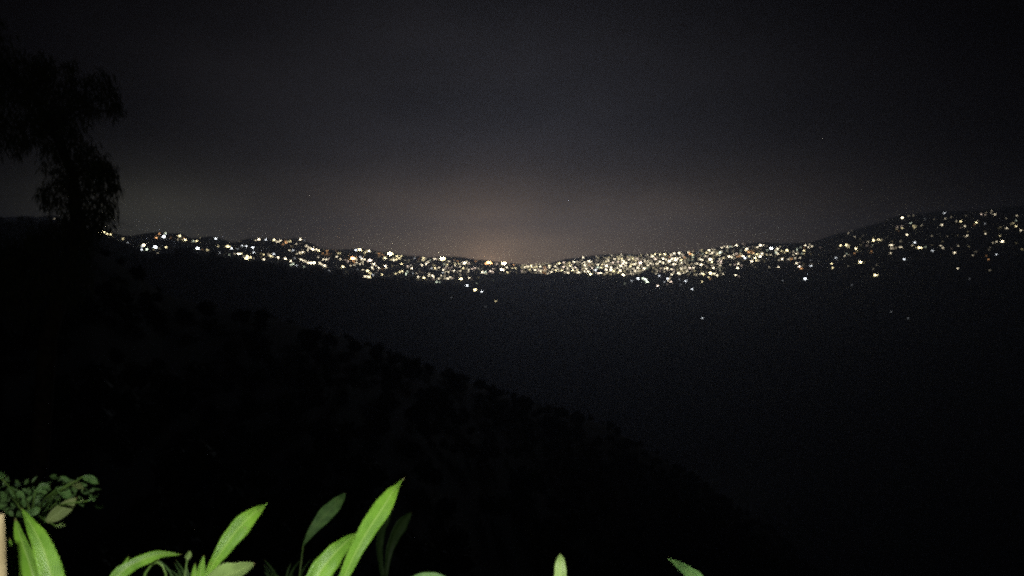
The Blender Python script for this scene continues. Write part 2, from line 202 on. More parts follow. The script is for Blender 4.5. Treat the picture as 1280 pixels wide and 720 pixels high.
# ------------------------------------------------------------------ lights of the town: every point of light is a lit house on the slope
# x, y in the picture; brightness 1..10; tint w white, y warm yellow, o orange, g greenish, p pinkish, . warm white
RAW = """71.5 272.8 5 .;68 273 2 .;76.9 280.9 6 w;114.8 286.4 2 p;124 289.5 8 y;129 290.3 9 y;134 292.1 8 y;138.8 292.9 8 y;139.6 289 2 .;153.9 298.3 5 y;159.8 302.5 3 w;179.6 306.3 9 .;177.3 308 5 w;177.3 311.8 6 w;183.8 311.8 7 g;194.4 309 9 w;198.8 310 2 .;207.3 308.6 7 y;199 291.9 7 o;195.3 297.1 8 o;206.8 291.3 6 g;205 295.8 9 w;213.1 297 3 o
224.7 294.8 8 y;222.5 299.1 4 .;231.6 299.5 8 y;229.8 297.6 4 o;227 299.1 2 y;241.7 300.9 5 g;245.8 301.1 7 y;247.1 310.5 9 w;252.4 311.5 3 o;259.3 312.1 5 y;269.8 298 7 w;272.7 307.2 6 y;284.4 307.9 8 y;286.8 307.9 7 y;281.7 307.7 3 y;289.5 310.2 7 w;274.7 315.2 4 w;286.3 318.3 4 g;293.4 316.6 4 .;297.7 317.1 8 .;300.7 317 8 y;309 320.2 8 y;308.1 322.8 9 y;313 321.4 7 y;304.8 320 3 .;317.3 322.3 3 .;302.6 306.6 6 w;308.1 307.5 7 w;316.1 309.1 8 w;317.3 315.5 6 w;319.6 299.9 5 .;297 310.5 2 w
323.5 298.9 8 .;332.5 299.2 7 w;342.8 299.9 8 y;346.4 302.3 6 .;350.6 300.4 7 .;349.2 302.3 5 .;353.6 305.1 6 o;356.6 301 6 o;357.5 303.2 7 o;359.6 301.8 4 y;362.7 301.3 6 y;375.2 299 8 .;380.3 299.9 2 w;370.6 304.5 5 .;361.9 312.9 6 .;366.3 312.2 6 w;371.4 316.8 5 .;375.2 315.4 6 .;376.1 316.8 4 y;378.5 315.2 7 .;382.7 306.8 7 .;385.5 309.4 7 .;391 311.4 9 .;385 312.8 6 .;388.4 309.7 6 .;395.5 311.3 7 .;398.5 313.1 8 y;392 309.8 4 .;403.5 316.3 6 o;408.7 313 6 o;409.1 316.6 6 o;406.8 318.2 5 o;411 318.5 3 o;397.8 321.3 5 .;404.4 324.1 7 .;408.2 323.9 7 .;411 323.6 5 p;376.1 323.9 7 .;378.9 325.4 7 .;381.8 326.1 6 .;383.2 328 4 .;386 328 8 .;389.2 328.4 9 .;392.8 328.2 9 .;399.7 328.6 7 .;401.6 330.1 6 .;405.4 331.7 8 .;407.3 332.6 5 .;411.5 338.2 3 w;379.9 332.7 4 g;370.9 331.5 4 w;366.2 329.6 6 g;363.6 330.5 5 g;363.6 325.9 7 .;368.7 322.5 3 w;356.9 323.5 8 .;355.3 322 4 .;347.5 321.6 8 .;342.3 317.2 6 w;341.6 320.7 2 .;337.9 319.2 7 y;340 320.3 6 y;336 318.3 4 .;329.8 317.8 6 y;330 324 7 .;325.8 316.9 2 y;327 321 2 y;422.8 316.2 5 y;425.4 316 5 y;420 312.9 3 o;421 320.7 6 .;425.7 323.7 6 .;428.8 333.4 8 y
444.8 312.3 7 w;449.7 312 9 y;451.9 313.2 6 y;458.3 313.3 5 y;456.3 315.6 6 y;461.4 313.5 8 .;470.8 315.9 2 .;473.9 316.6 6 o;473.9 319 5 o;477.7 317.3 5 o;479.8 318.6 4 o;487.3 317.3 10 y;481.7 322.5 8 y;479.7 322.6 5 y;496.2 319.9 7 y;498.9 322.7 7 y;495.6 323.8 7 y;492.3 324.8 7 .;492.3 322.5 4 y;488.8 324.1 5 y;501.4 319.9 7 y;501.9 329.7 8 y;506.7 325 2 .;509.8 332.3 6 p;513.6 331.5 4 .;514.9 335.2 8 .;502.7 338.8 7 y;499.5 339.7 7 y;494.8 342.3 6 y;509.5 339.1 5 g;507.5 342.3 7 g;516.1 340.6 4 w;518.4 322.5 4 w;441.1 323.7 10 o;445.4 323.8 6 .;442.7 327.5 6 o;445.6 328 6 .;435.2 326.2 5 p;431.3 324.8 3 p;438.4 331.9 5 .;443 331.3 5 .;450.5 320.9 6 w;452.4 323.3 8 .;455.9 324.1 7 .;453.6 326.6 6 .;450.1 329.5 6 .;453.4 329.3 5 .;462.6 325.4 9 p;460.3 325.8 7 p;467.3 329.9 8 .;470 331.9 6 .;465.3 334.4 7 .;466.7 336.3 5 .;473.5 334.4 7 .;477.8 335.9 4 o;472.7 337.5 3 p;481.7 332.2 8 .;482.7 334.4 6 .;453.6 337 5 .;459.6 338.5 8 y;463 341 7 y;465.9 343 5 w;477.8 342.7 7 y;456.3 345.2 7 .;459 345.5 7 .;461.6 346.1 8 y;447 336 2 w
523.9 322.9 4 o;529.1 322 7 y;529 324.5 6 y;532.3 322.9 4 .;543.2 323.1 7 .;545.5 323.5 5 p;538 324.8 4 g;535.4 326.8 7 .;532.7 329.1 8 .;527.6 331.1 7 .;553 323.7 10 y;550.5 324 6 y;561.2 326.4 6 .;567.8 324.5 4 o;572.1 326 6 o;569 328.8 5 y;568.6 331.3 6 .;573.3 329.5 6 y;576.4 329.1 4 .;580.7 328.6 9 .;583 326.4 6 .;586.2 329.1 6 p;575 332.7 6 .;594.4 326.3 6 o;579.1 334.8 7 y;583.4 334.8 4 .;585.8 337 6 .;585 339.8 5 .;590.3 335.5 6 p;593.4 334.4 6 p;597.7 334.6 4 .;554.9 330.3 5 g;559.2 330.5 6 y;557.7 333 6 .;556.1 334.8 5 p;560.4 334.4 4 p;564.7 333.8 4 p;563 337 4 p;553.8 337.1 7 .;548.8 334.1 6 .;543.6 334.6 7 y;543.2 331.9 4 y;546.3 335.8 5 .;539.3 335.2 5 w;556.9 338.9 5 .;553.8 340.6 5 w;560.6 339.7 6 .;567.7 337.5 7 .;567 339 5 .;571.3 339.5 4 .;575.5 338.5 6 .;575.2 343.2 5 .;586.4 346.9 7 .;576.4 348.8 9 y;565.9 347.3 5 p;560 347.9 8 .;562.7 346.3 6 .;556.1 347.9 5 .;555.7 345.5 4 .;551.4 344.6 6 .;548.3 348 6 .;540.9 344.4 8 .;542.2 346 6 .;541.3 348.3 4 p;536.4 344.8 6 .;536.4 342.2 6 .;529.9 346.9 8 y;523.1 345.7 7 .;520.2 341.3 4 .;515.9 340.9 4 w;514.7 335 8 .;513.5 331.1 4 w;545.8 352 6 g;549.7 351.8 4 g;583.8 356.6 8 w;593.8 362.3 9 y;602.3 364.1 7 w;595.7 353.6 3 g;602.6 340.2 8 .;606.5 339.7 7 g;607.6 341.6 5 .;602 336 2 g
610.9 328.4 10 o;607.8 329.1 9 o;614 329.1 9 o;621 329.5 6 p;630 329.5 10 y;633.6 334.2 7 .;627 337 9 .;629.3 337 7 .;616 335.4 7 p;612.9 338.5 7 p;615.6 339.5 6 p;634 339.9 7 y;641.8 330.9 7 o;640.6 335 6 y;644.1 334.6 6 y;645.5 335.8 5 y;655.5 334.1 7 .;657.8 332.6 6 y;659.8 333 7 .;664 332.3 8 y;662.1 336.7 6 y;668 333.4 6 y;668.8 337 8 .;670.7 333 6 y;673 337.3 6 p;675.8 338.1 7 .;675.4 332.7 7 .;680.9 333.4 7 o;681.3 337 8 o;686.3 331.9 8 y;679.3 339.7 6 o;681.6 341.3 5 o;685 341.3 6 .;689 339.5 7 .;686 334.3 6 .;691 336.4 6 .;693.8 332.7 7 .;694.9 337.3 8 y;696.9 335.4 6 .;698.8 328.8 8 y
696.3 330 5 .;704.4 333.4 7 p;705 327.5 6 p;702.8 337.8 8 y;706 340 6 .;710 340.8 7 .;711.6 328.4 6 y;712.8 332.2 8 y;709.4 334.7 7 .;717.5 326.9 8 .;721.3 327.4 5 .;719.4 334 7 p;715.6 334.4 6 .;715.9 337.5 8 y;721.3 337.2 7 y;722.8 340 8 .;725.5 340.2 5 .;724.8 327 5 .;727.5 328.8 5 .;728.8 321.3 7 .;727.4 324.4 4 .;730.8 327.8 7 .;731 331 8 .;731.8 332.8 6 .;729.7 335 5 y;732.8 335.6 7 .;730.8 338.8 7 .;735 338.8 8 .;736 326.4 8 .;738.8 326.9 7 .;734.7 331.9 5 .;736.6 330.6 5 o;740 334.7 7 p;738.1 342.8 9 y;744.7 337.3 8 w;747.5 330.3 7 .;747.5 334 6 g;752.5 330.6 7 y;751.6 334.4 7 y;748.4 341 7 p;751 341 8 .;757.8 326.3 7 y;757.8 331.9 9 .;757.8 336.6 8 .;758.4 340.6 7 .;764.7 318.8 5 .;766 328.1 7 p;768 323.4 7 .;763.8 337.5 9 .;767.8 339 7 y;763.8 334 8 .;760.6 325.6 6 .;755 342.3 4 .
776.3 317.8 6 .;774 320.3 6 y;771.9 320.6 5 y;772.5 327.2 6 p;773.4 323.8 6 y;776.9 323.1 7 y;778 325 7 .;780 326.9 8 .;778.8 329.4 8 .;776 332.2 8 .;782.8 328.4 7 .;772.2 334.4 7 .;775.3 338 8 .;773 340.6 7 y;778.8 343.4 9 .;784.4 336 6 .;782 331.9 6 .;787.8 332.8 7 y;789.4 330 6 y;786.3 324.4 7 .;784.3 321.8 4 p;786.9 318.8 3 w;791.3 322.8 7 y;790.3 320.6 5 y;794.7 325 6 y;797.2 323 6 p;792.8 330.3 7 .;795 328.4 6 .;791.9 335.5 6 .;793.8 338.4 7 .;787.8 338.8 5 .;792.2 341.9 5 .;789 341.9 5 .;797.2 334.7 8 .;798.4 332.5 6 .;800.3 328.8 9 p;801 325.3 5 p;805.3 324.4 5 .;806.3 326.3 6 .;805.3 335.1 8 .;808.4 334.9 5 g;809.7 331.3 7 .;810 326 6 .;809 318 5 .;813.1 329 7 .;816 330 6 .;815.6 320 8 .;813.4 320.6 5 .;818.8 317.2 8 y;819.4 323 7 p;824.7 317.8 7 y;824.7 326.6 8 .;820 329.4 6 .;822 329 7 .;830.6 317.5 8 y;829 323 8 .;828.8 328.4 7 .;836.6 326.3 9 .;837 320.6 6 o;832.5 323.8 6 .;830.6 335.3 7 .;834 335 7 .;826.9 335.2 4 p;839.4 336 7 .;820 341.9 5 .;824 344.7 6 w;825 338.8 3 p;839.4 342.5 6 .;797.8 347.8 8 w;803.8 347.8 7 g;806.9 349 8 g;834.4 348.4 7 w;837.2 347.5 6 .;789.6 351 4 w;781 353.8 2 g;809 351.8 8 g;822.1 357.1 8 p;865 361 6 w;877.8 397.3 5 w;830.6 351.8 4 w;835 350 6 .;838.4 351.8 7 p;833.8 355 2 p;857.1 351.4 7 w;849 348.8 3 w;850.6 355.6 2 w;877.5 351.9 6 y;885.6 346.3 6 y;887.5 348 5 o;896.5 344.4 6 .;919.4 343.4 7 .;923.8 345 3 p
842.8 316.3 7 .;848.8 316 8 .;838.8 318 7 .;840 323.4 8 .;843.8 322.5 8 .;844.7 325 9 .;847.2 322.8 7 .;850 321.3 7 .;851.6 325 8 y;851.9 328 7 .;855.6 321.6 7 o;841.9 329.7 8 .;844.7 330 6 .;860.3 315 6 .;862.5 316.9 8 o;865.6 318.4 7 y;866 321 5 g;851.9 335.8 7 .;854 333 5 .;857 334.8 5 .;862.4 334.4 7 p;866.9 334.4 7 .;858.8 338.8 7 .;847.8 341 8 .;850 342.2 6 .;854.4 340.6 6 .;839.7 342.8 7 .;842 340 6 .;841.6 336.9 5 p;838.8 335.6 6 .;868.8 329.4 5 .;871.6 329.3 7 .;876.3 330.6 8 .;875.3 323.6 7 .;878 324.7 7 .;873 323 5 y;865.6 325 3 g;860.6 324.7 3 g;871.6 315.6 4 w;878.4 316.3 4 g;882.8 315.8 7 y;886.3 312.5 8 .;890.6 311.3 5 .;888.8 316.9 7 .;890.6 315.3 7 .;893.8 311.3 4 .;881.6 320 6 .;884.4 321.3 4 p;888 324.4 9 .;889.7 327.5 8 y;890.3 331.9 5 .;891.9 334.7 8 .;896.9 317.2 7 y;900 315.3 8 g;901.5 313.7 6 .;902.2 309.3 7 .;905.5 307.5 5 .;909 308.2 7 .;908.3 312.7 3 g;904.4 321.9 6 y;899.4 323.4 6 .;901.9 326 6 p;901 328 6 p;897.8 326 5 p;900 331.9 6 .;897.5 330 4 .;899.7 318.8 5 .;888 341.7 9 y;892.7 342 7 .;904 341.6 5 .;874.4 342.2 5 .;877.8 341.6 7 .;879.9 342.8 7 y;896.3 343.4 6 .;900 335.3 2 g;863 340 3 g
912.8 308 5 g;915.3 307.8 4 .;920.6 306.6 8 .;929 304.7 4 p;933.4 311.3 8 .;932 312.8 6 y;930.3 309 3 g;936 314.9 8 o;938.8 313 5 o;943 312.5 4 o;941.3 315.6 7 o;942 317 6 y;946 317.5 7 y;948.4 317 5 y;943.8 322.5 8 y;945.3 325.3 7 y;948 325.3 4 .;939.7 326.3 8 .;940.6 330.6 2 .;946.6 309 6 .;950.5 306.4 8 .;954 305.8 6 .;952.5 316.6 8 .;950.3 320.5 9 .;920.6 316.9 6 p;917 318 6 .;911.6 320.6 8 .;914.7 321 7 .;917.8 322 5 .;924.4 320 7 o;921 320.6 6 o;926 316.9 5 y;926 313 3 g;928.8 319.7 8 .;931 321.9 8 w;936 320 7 y;903.8 322 4 .;912.8 331 4 .;918.4 330.5 4 p;922.8 329.4 7 .;926.6 331.3 5 p;922 334.7 8 .;923.8 327.8 3 .;944 333.4 2 .;961.6 333.3 4 .;973 333.3 7 .;974 324.7 4 .;977.8 323.6 8 .;964 310.3 9 w;959.4 312.2 5 g;958.4 318 5 y;963.3 318 5 .;971.9 310.6 8 .;969.7 312.8 6 .;970 315.6 6 g;972.5 316.9 7 .;975 308 4 .;977 313.4 6 y;983.8 312.8 8 y;980.8 315 5 y;996 311.4 5 g;1000.8 308.8 3 g;991.7 314 4 .;995.6 316.5 7 .;991.8 318 5 .;993.8 322 5 .;989.3 323.3 7 o;985.8 323.5 5 .;1006.8 306.4 7 .;1012 305.2 4 .;1010.6 308.9 6 .;1014.6 307.8 6 .;1004.8 309.6 4 o;1004.8 312.9 7 y;1002.3 316.7 4 g;1005 316.8 4 y;1000 321.8 5 .;998.8 327.5 3 p;995.4 328.8 7 .;999 332.9 8 p;1001.7 335.4 7 o;1013.5 331.7 6 w;1006.4 348.3 8 w;1013 325 2 w;1023 326 1 w;978.5 350 2 w;1025 308.8 2 p
1050.6 306.7 7 y;1057.9 306.2 8 y;1060.8 307.9 6 y;1069.8 310.5 8 y;1068.1 316.4 5 o;1060.3 290.9 3 .;1068.3 296 4 .;1091.9 300.4 8 y;1091.6 298.6 5 y;1098.2 299.4 7 y;1100.4 300.6 4 y;1085.1 302.4 4 .;1091 306 2 g;1089.2 314.2 5 o;1056 319.4 5 .;1058.7 316.7 3 g;1044.8 322.3 5 w;1039.6 329.1 7 y;1040.7 334.6 6 y;1060.3 332 2 .;1075.6 327.6 9 y;1074.2 325.2 3 .;1091.4 335.7 2 .;1096.3 331 2 .;1094 343.9 8 y;1096 343.9 7 y;1079.3 302.8 1 p;1127.8 271.9 8 .;1135.6 269.4 2 .;1141.7 268.9 2 .;1138.3 278.6 5 g;1141.7 282.2 4 y;1144.4 282 3 y;1143.3 284.4 4 y;1151.7 281.7 3 .;1156 273.7 1 w;1122 283.9 3 p;1127.8 284.8 5 y;1127 282.6 3 p;1123 288.3 2 o;1133.9 293.3 7 .;1125.8 301.4 3 .;1113 306.1 6 .;1115 306.1 6 .;1113.9 309.7 5 .;1116.7 310.5 3 .;1119.8 309.4 3 .;1124.8 308.6 5 .;1127 308.6 5 .;1113.3 316.1 5 .;1130.2 323.9 6 w;1143.3 303.1 6 w;1140.3 306.9 5 .;1148.6 309.4 8 y;1150.6 309.4 8 y;1145 308.8 3 y;1156.7 308.3 3 g;1165.6 312.8 5 w;1177.4 281.4 6 .;1181.7 272.6 3 .;1180.6 265.8 5 w;1188.9 270.9 2 .;1195.6 276.4 3 .;1175.8 306.7 4 .;1178.6 309.4 5 .;1193.3 315.9 6 .;1197.8 306.9 3 .;1165 295 2 .
1200.8 276.8 6 y;1206.1 282.6 5 .;1208.5 294 6 .;1220.3 278 7 y;1217.5 280.3 3 o;1226.5 267.6 4 p;1231.4 268 3 p;1239.7 262.5 3 .;1239 265.6 3 .;1243.5 268 5 .;1232.8 265.3 2 .;1231.4 279.2 2 w;1231.8 291.7 5 .;1258.5 285.1 5 .;1257.5 272.6 2 .;1249.9 294.7 4 y;1245.6 302.4 4 .;1241.1 303.5 3 .;1252.9 301.7 8 .;1271 269 4 .;1270.3 275.7 3 g;1264 279.2 3 y;1266.8 278.8 3 y;1270 282.6 6 y;1276 287.9 5 .;1245.3 317.8 5 w;1235.6 324 6 o;1232.8 319.9 3 o;1237.2 337.8 2 .;1216 318.8 3 .;1197 335.4 5 .;1113.8 389.3 2 w;1135 398 1 w;1064.5 356.8 1 w;1212 349 1 w;619.6 376.1 5 y;607 383 1 w;564 372 1 w;617 350 1 g"""
LIGHTS = []
for tk in RAW.replace('\n', ';').split(';'):
    a, b, c, t = tk.split(); LIGHTS.append((float(a), float(b), int(c), t))
n_read = len(LIGHTS)
# the faint lights between the ones that can be read singly, thickest in the middle of the town
bands = [(330, 412, 300, 330, 6), (432, 516, 314, 344, 12), (516, 600, 324, 350, 24), (600, 646, 330, 342, 16), (652, 745, 328, 341, 95), (745, 800, 320, 343, 105), (800, 860, 317, 340, 85), (860, 905, 312, 344, 36), (905, 955, 308, 326, 28), (955, 1015, 306, 335, 9), (1040, 1160, 280, 320, 7), (1160, 1280, 262, 320, 10), (185, 320, 293, 320, 3)]
for x0, x1, y0, y1, n in bands:
    for k in range(2 * n):
        LIGHTS.append((rnd.uniform(x0, x1), rnd.uniform(y0, y1), rnd.choice((2, 2, 3, 3, 4) if 640 < x0 < 900 else (1, 1, 2)), rnd.choice('....yyyyp')))
TINT = {'w': (.90, .95, 1.0), '.': (1.0, .86, .60), 'y': (1.0, .84, .46), 'o': (1.0, .50, .20), 'g': (.88, 1.0, .76), 'p': (1.0, .78, .62)}
mats = {}
def lit_mat(t, b):
    if (t, b) not in mats:
        m, tr, bs = new_mat('lit_window_%s' % {'w': 'white', '.': 'warm', 'y': 'yellow', 'o': 'orange', 'g': 'green', 'p': 'pink'}[t])
        bs.inputs['Base Color'].default_value = (.3, .3, .3, 1)
        bs.inputs['Emission Color'].default_value = (*TINT[t], 1); bs.inputs['Emission Strength'].default_value = EM[b] * (.4 if t == 'o' else 1)
        m.cycles.emission_sampling = 'FRONT'
        mats[(t, b)] = m
    return mats[(t, b)]
EM = {1: .8, 2: 1.4, 3: 2.4, 4: 3.6, 5: 5.5, 6: 9, 7: 14, 8: 21, 9: 36, 10: 90}
SZ = {1: .55, 2: .58, 3: .6, 4: .64, 5: .68, 6: .74, 7: .8, 8: .9, 9: 1.1, 10: 2.0}
HV, HF, HM = [], [], []
def hb(x0, x1, y0, y1, z0, z1, m):
    s = len(HV)
    for z in (z0, z1):
        for (x, y) in ((x0, y0), (x1, y0), (x1, y1), (x0, y1)): HV.append((x, y, z))
    for f in ((3, 2, 1, 0), (4, 5, 6, 7), (0, 1, 5, 4), (1, 2, 6, 5), (2, 3, 7, 6), (3, 0, 4, 7)): HF.append(tuple(s + q for q in f)); HM.append(m)
hb(-4.2, 4.2, -3.2, 3.2, -3, 4.6, 0)
s = len(HV); HV += [(-4.8, -3.8, 4.5), (4.8, -3.8, 4.5), (4.8, 3.8, 4.5), (-4.8, 3.8, 4.5), (-4.8, 0, 6.5), (4.8, 0, 6.5)]
for f in ((0, 1, 5, 4), (2, 3, 4, 5), (1, 2, 5), (3, 0, 4), (3, 2, 1, 0)): HF.append(tuple(s + q for q in f)); HM.append(1)
for y0, y1 in ((-3.34, -3.2), (3.2, 3.34)):                      # glowing windows, proud of the wall, front and back
    hb(-3.0, 3.0, y0, y1, .9, 3.7, 2)
for x0, x1 in ((-4.34, -4.2), (4.2, 4.34)): hb(x0, x1, -2.0, 2.0, 1.0, 3.6, 2)
house_me = {}
def house_mesh(t, b):
    if (t, b) not in house_me:
        me = bpy.data.meshes.new('house'); me.from_pydata(HV, [], HF)
        for m in (M_wall, M_roof, lit_mat(t, b)): me.materials.append(m)
        me.polygons.foreach_set('material_index', HM); me.update(); house_me[(t, b)] = me
    return house_me[(t, b)]
rr = np.arange(900, 5600, 6.0)
def on_slope(px, py):
    """where the sight line through (px,py) first meets the slope"""
    for dy in (0, 1, 2, 3, 5, 7, 9, 12, 16, 22, 30):
        d = ray(px, py + dy); h = math.hypot(d[0], d[1]); x = rr * d[0] / h; y = rr * d[1] / h
        dz = height(x, y) - rr * d[2] / h
        k = np.argmax(dz > 0)
        if dz[k] > 0: return float(x[k]), float(y[k]), float(height(x[k:k+1], y[k:k+1])[0])
    return None
placed = []
for (px, py, b, t) in LIGHTS:
    p = on_slope(px, py + 1.0)
    if p is None: print('MISS', px, py); continue
    placed.append((px, py, b, t, p))
CL = [(100, 'behind the far left tree'), (147, 'right beside the dark tree'), (216, 'in the small left cluster'), (264, 'just past the left cluster'), (320, 'on the thin left string'), (366, 'by the long left row'), (415, 'in the left central knot'), (468, 'round the big orange light'), (519, 'left of the yellow lamp'), (560, 'round the yellow skyline lamp'), (604, 'left of the orange glow'), (650, 'beside the skyline orange glow'), (700, 'just right of orange glow'), (745, 'in the thickening central band'), (775, 'left in the densest lights'), (805, 'amid the densest lights'), (845, 'right in the densest lights'), (880, 'just past the densest lights'), (915, 'starting the rising band'), (955, 'high on the rising band'), (985, 'where rising band thins out'), (1030, 'at the rising band tip'), (1075, 'first on the dark hill'), (1105, 'low on the dark hill'), (1132, 'left of scattered hill lights'), (1160, 'amid the scattered hill lights'), (1200, 'midway on the right hill'), (1235, 'far on the right hill'), (1300, 'by the right picture edge')]
TW = {'w': 'white', '.': 'warm white', 'y': 'yellowish', 'o': 'orange', 'g': 'pale greenish', 'p': 'pinkish'}
order = sorted(range(len(placed)), key=lambda i: (-(placed[i][2] + (2.6 if placed[i][0] > 1020 or placed[i][0] < 215 or placed[i][1] > 350 else 0)), i))
big = set([i for i in order if i < n_read][:300])
MAN = {(877.8, 397.3): 'lone faint white house light low in the dark valley', (619.6, 376.1): 'lone yellowish house light in the dark valley under the orange glow', (583.8, 356.6): 'upper left of three white house lights stepping down into the valley', (593.8, 362.3): 'middle and brightest of three house lights stepping down into the valley', (602.3, 364.1): 'lowest right of three house lights stepping down into the valley', (610.9, 328.4): 'brightest orange house light under the orange glow on the skyline', (630, 329.5): 'very bright yellowish house light just right of the orange glow', (441.1, 323.7): 'largest orange-white house light left of centre', (487.3, 317.3): 'very bright yellowish house light on the skyline left of centre', (553, 323.7): 'very bright yellowish house light atop the skyline left of the orange glow', (1006.4, 348.3): 'lone bright white house light below the tip of the rising band', (865, 361): 'lone white house light just beneath the densest lights', (822.1, 357.1): 'pinkish white house light hanging below the densest lights', (1075.6, 327.6): 'brightest yellowish house light alone on the dark right hill', (1127.8, 271.9): 'bright house light highest at the left of the scattered hill lights', (269.8, 298): 'lone white house light standing above the thin left string', (738.1, 342.8): 'bright yellowish house light on the lower edge of the band right of centre'}
info = {}; boxes = {}
for i in big:
    px, py, b, t, p = placed[i]
    ci = next(k for k, (x, _) in enumerate(CL) if px < x); boxes.setdefault(ci, []).append(i)
for ci, L in boxes.items():
    xs = sorted(placed[i][0] for i in L); ys = sorted(placed[i][1] for i in L); n = len(L)
    L2 = sorted(L, key=lambda i: placed[i][1]); nrow = 1 if n < 4 else (2 if n < 9 else 3)
    rows = [L2[k * n // nrow:(k + 1) * n // nrow] for k in range(nrow)]
    rn = {1: [''], 2: ['upper row, ', 'lower row, '], 3: ['top row, ', 'middle row, ', 'bottom row, ']}[nrow]
    for k, row in enumerate(rows):
        row = sorted(row, key=lambda i: placed[i][0]); m = len(row)
        for j, i in enumerate(row):
            b, t = placed[i][2], placed[i][3]
            NTH = ['', 'second', 'third', 'fourth', 'fifth', 'sixth', 'seventh', 'eighth']
            if m == 1: pos = ''
            elif m <= 3: pos = {2: ('left', 'right'), 3: ('left', 'middle', 'right')}[m][j]
            elif j == 0: pos = 'leftmost'
            elif j == m - 1: pos = 'rightmost'
            else: pos = '%s from left' % NTH[j] if j <= m // 2 else '%s from right' % NTH[m - 1 - j]
            size = 'very bright' if b >= 9 else 'bright' if b >= 7 else 'dim' if b >= 5 else 'faint'
            info[i] = ', '.join(q for q in ('%s %s house light %s' % (size, TW[t], CL[ci][1]), rn[k].replace(', ', ''), pos) if q)
stuff_v, stuff_f, stuff_m, smats = [], [], [], [M_wall, M_roof]
sk = {}
HVa = np.array(HV)
for i, (px, py, b, t, (x, y, z)) in enumerate(placed):
    s = SZ[b] * rnd.uniform(.85, 1.15) * math.hypot(x, y) / 3900; a = -math.atan2(x, y) + rnd.uniform(-.45, .45)
    if i in big:
        o = link(bpy.data.objects.new('lit_house', house_mesh(t, b))); o.location = (x, y, z + .3); o.rotation_euler.z = a; o.scale = (s, s, s)
        lab = MAN.get((px, py), info[i])
        tag(o, lab, 'house light', 'lit houses of the town on the far slopes')
    else:
        if (t, b) not in sk: sk[(t, b)] = len(smats); smats.append(lit_mat(t, b))
        c, n_ = math.cos(a), math.sin(a); V = HVa * s
        off = len(stuff_v)
        for q in V: stuff_v.append((x + q[0] * c - q[1] * n_, y + q[0] * n_ + q[1] * c, z + .3 + q[2]))
        for f, m in zip(HF, HM): stuff_f.append(tuple(off + q for q in f)); stuff_m.append(m if m < 2 else sk[(t, b)])
o = mesh_obj('town_lights', stuff_v, stuff_f, smats, midx=stuff_m)
tag(o, 'fainter mass of warm house lights filling in the town band on the far slopes', 'town lights', kind='stuff')

# ------------------------------------------------------------------ forest on the slopes
def crown_template(seed, nleaf, ls, core=True):
    """a lumpy crown about 1 high: a rough core with leaf clumps standing off it"""
    r = random.Random(seed); V, T = [], []
    lobes = [(r.uniform(-.22, .22), r.uniform(-.22, .22), r.uniform(.45, .8), r.uniform(.2, .34)) for _ in range(5)] + [(0, 0, .55, .33)]
    for k in range(nleaf):
        lx, ly, lz, lr = r.choice(lobes)
        v = Vector((r.gauss(0, 1), r.gauss(0, 1), r.gauss(0, 1))).normalized() * lr * r.uniform(.6, 1.12)
        c = Vector((lx, ly, lz)) + v
        a = Vector((r.gauss(0, 1), r.gauss(0, 1), r.gauss(0, .6))).normalized(); b = a.cross(v).normalized()
        q = ls * r.uniform(.6, 1.4); s = len(V)
        V += [c + a * q, c - a * q * .6 + b * q * .7, c - a * q * .5 - b * q * .7]; T.append((s, s + 1, s + 2))
    if core:
        for lx, ly, lz, lr in lobes:
            s = len(V); P = [(1, 0, 0), (0, 1, 0), (-1, 0, 0), (0, -1, 0), (0, 0, 1), (0, 0, -1)]
            V += [Vector((lx + p[0] * lr * .8, ly + p[1] * lr * .8, lz + p[2] * lr * .8)) for p in P]
            T += [(s+a, s+b, s+4) for a, b in ((0, 1), (1, 2), (2, 3), (3, 0))] + [(s+b, s+a, s+5) for a, b in ((0, 1), (1, 2), (2, 3), (3, 0))]
    s = len(V); V += [Vector((-.03, 0, -.2)), Vector((.03, 0, -.2)), Vector((0, 0, .5))]; T.append((s, s + 1, s + 2))
    return np.array([tuple(v) for v in V]), np.array(T)
Lp = np.array([(p[0], p[1]) for p in placed])
def project(x, y, z):
    d = y * FW[1] + z * FW[2]; u = y * UP[1] + z * UP[2]
    return 640 + F * x / d, 360 - F * u / d
def forest(name, label, n, r0, r1, h0, h1, tpl, seed, keep=None, a0=-38, a1=38):
    r = np.random.RandomState(seed); rad = np.sqrt(r.uniform(r0 ** 2, r1 ** 2, n)); a = np.radians(r.uniform(a0, a1, n))
    x, y = rad * np.sin(a), rad * np.cos(a); z = height(x, y); hh = r.uniform(h0, h1, n) * (1 + .5 * (r.rand(n) > .93))
    px, py = project(x, y, z + hh * .8); ok = np.ones(n, bool)
    if keep is not None: ok &= keep(px, py, rad)
    VV, TT, off = [], [], 0
    for i in np.nonzero(ok)[0]:
        V, T = tpl[r.randint(len(tpl))]; c, s = math.cos(a[i] * 37 + i), math.sin(a[i] * 37 + i); wd = hh[i] * r.uniform(.8, 1.15)
        VV.append(np.stack([x[i] + (V[:, 0] * c - V[:, 1] * s) * wd, y[i] + (V[:, 0] * s + V[:, 1] * c) * wd, z[i] + V[:, 2] * hh[i]], -1)); TT.append(T + off); off += len(V)
    o = np_mesh(name, np.concatenate(VV), np.concatenate(TT), M_forest, k=3)
    tag(o, label, 'forest', kind='stuff'); return o
def clear_of_lights(px, py, rad):
    out = np.ones(len(px), bool)
    for i in range(len(px)):
        hp = 15.0 / rad[i] * F
        dx = np.abs(Lp[:, 0] - px[i]); dy = Lp[:, 1] - py[i]
        if np.any((dx < 1.5 + hp * .5) & (dy > -1.5 - hp * .35) & (dy < 1.5 + hp * 1.0)): out[i] = False
    return out
fine = [crown_template(k, 240, .07) for k in range(5)]
mid = [crown_template(20 + k, 90, .10) for k in range(6)]
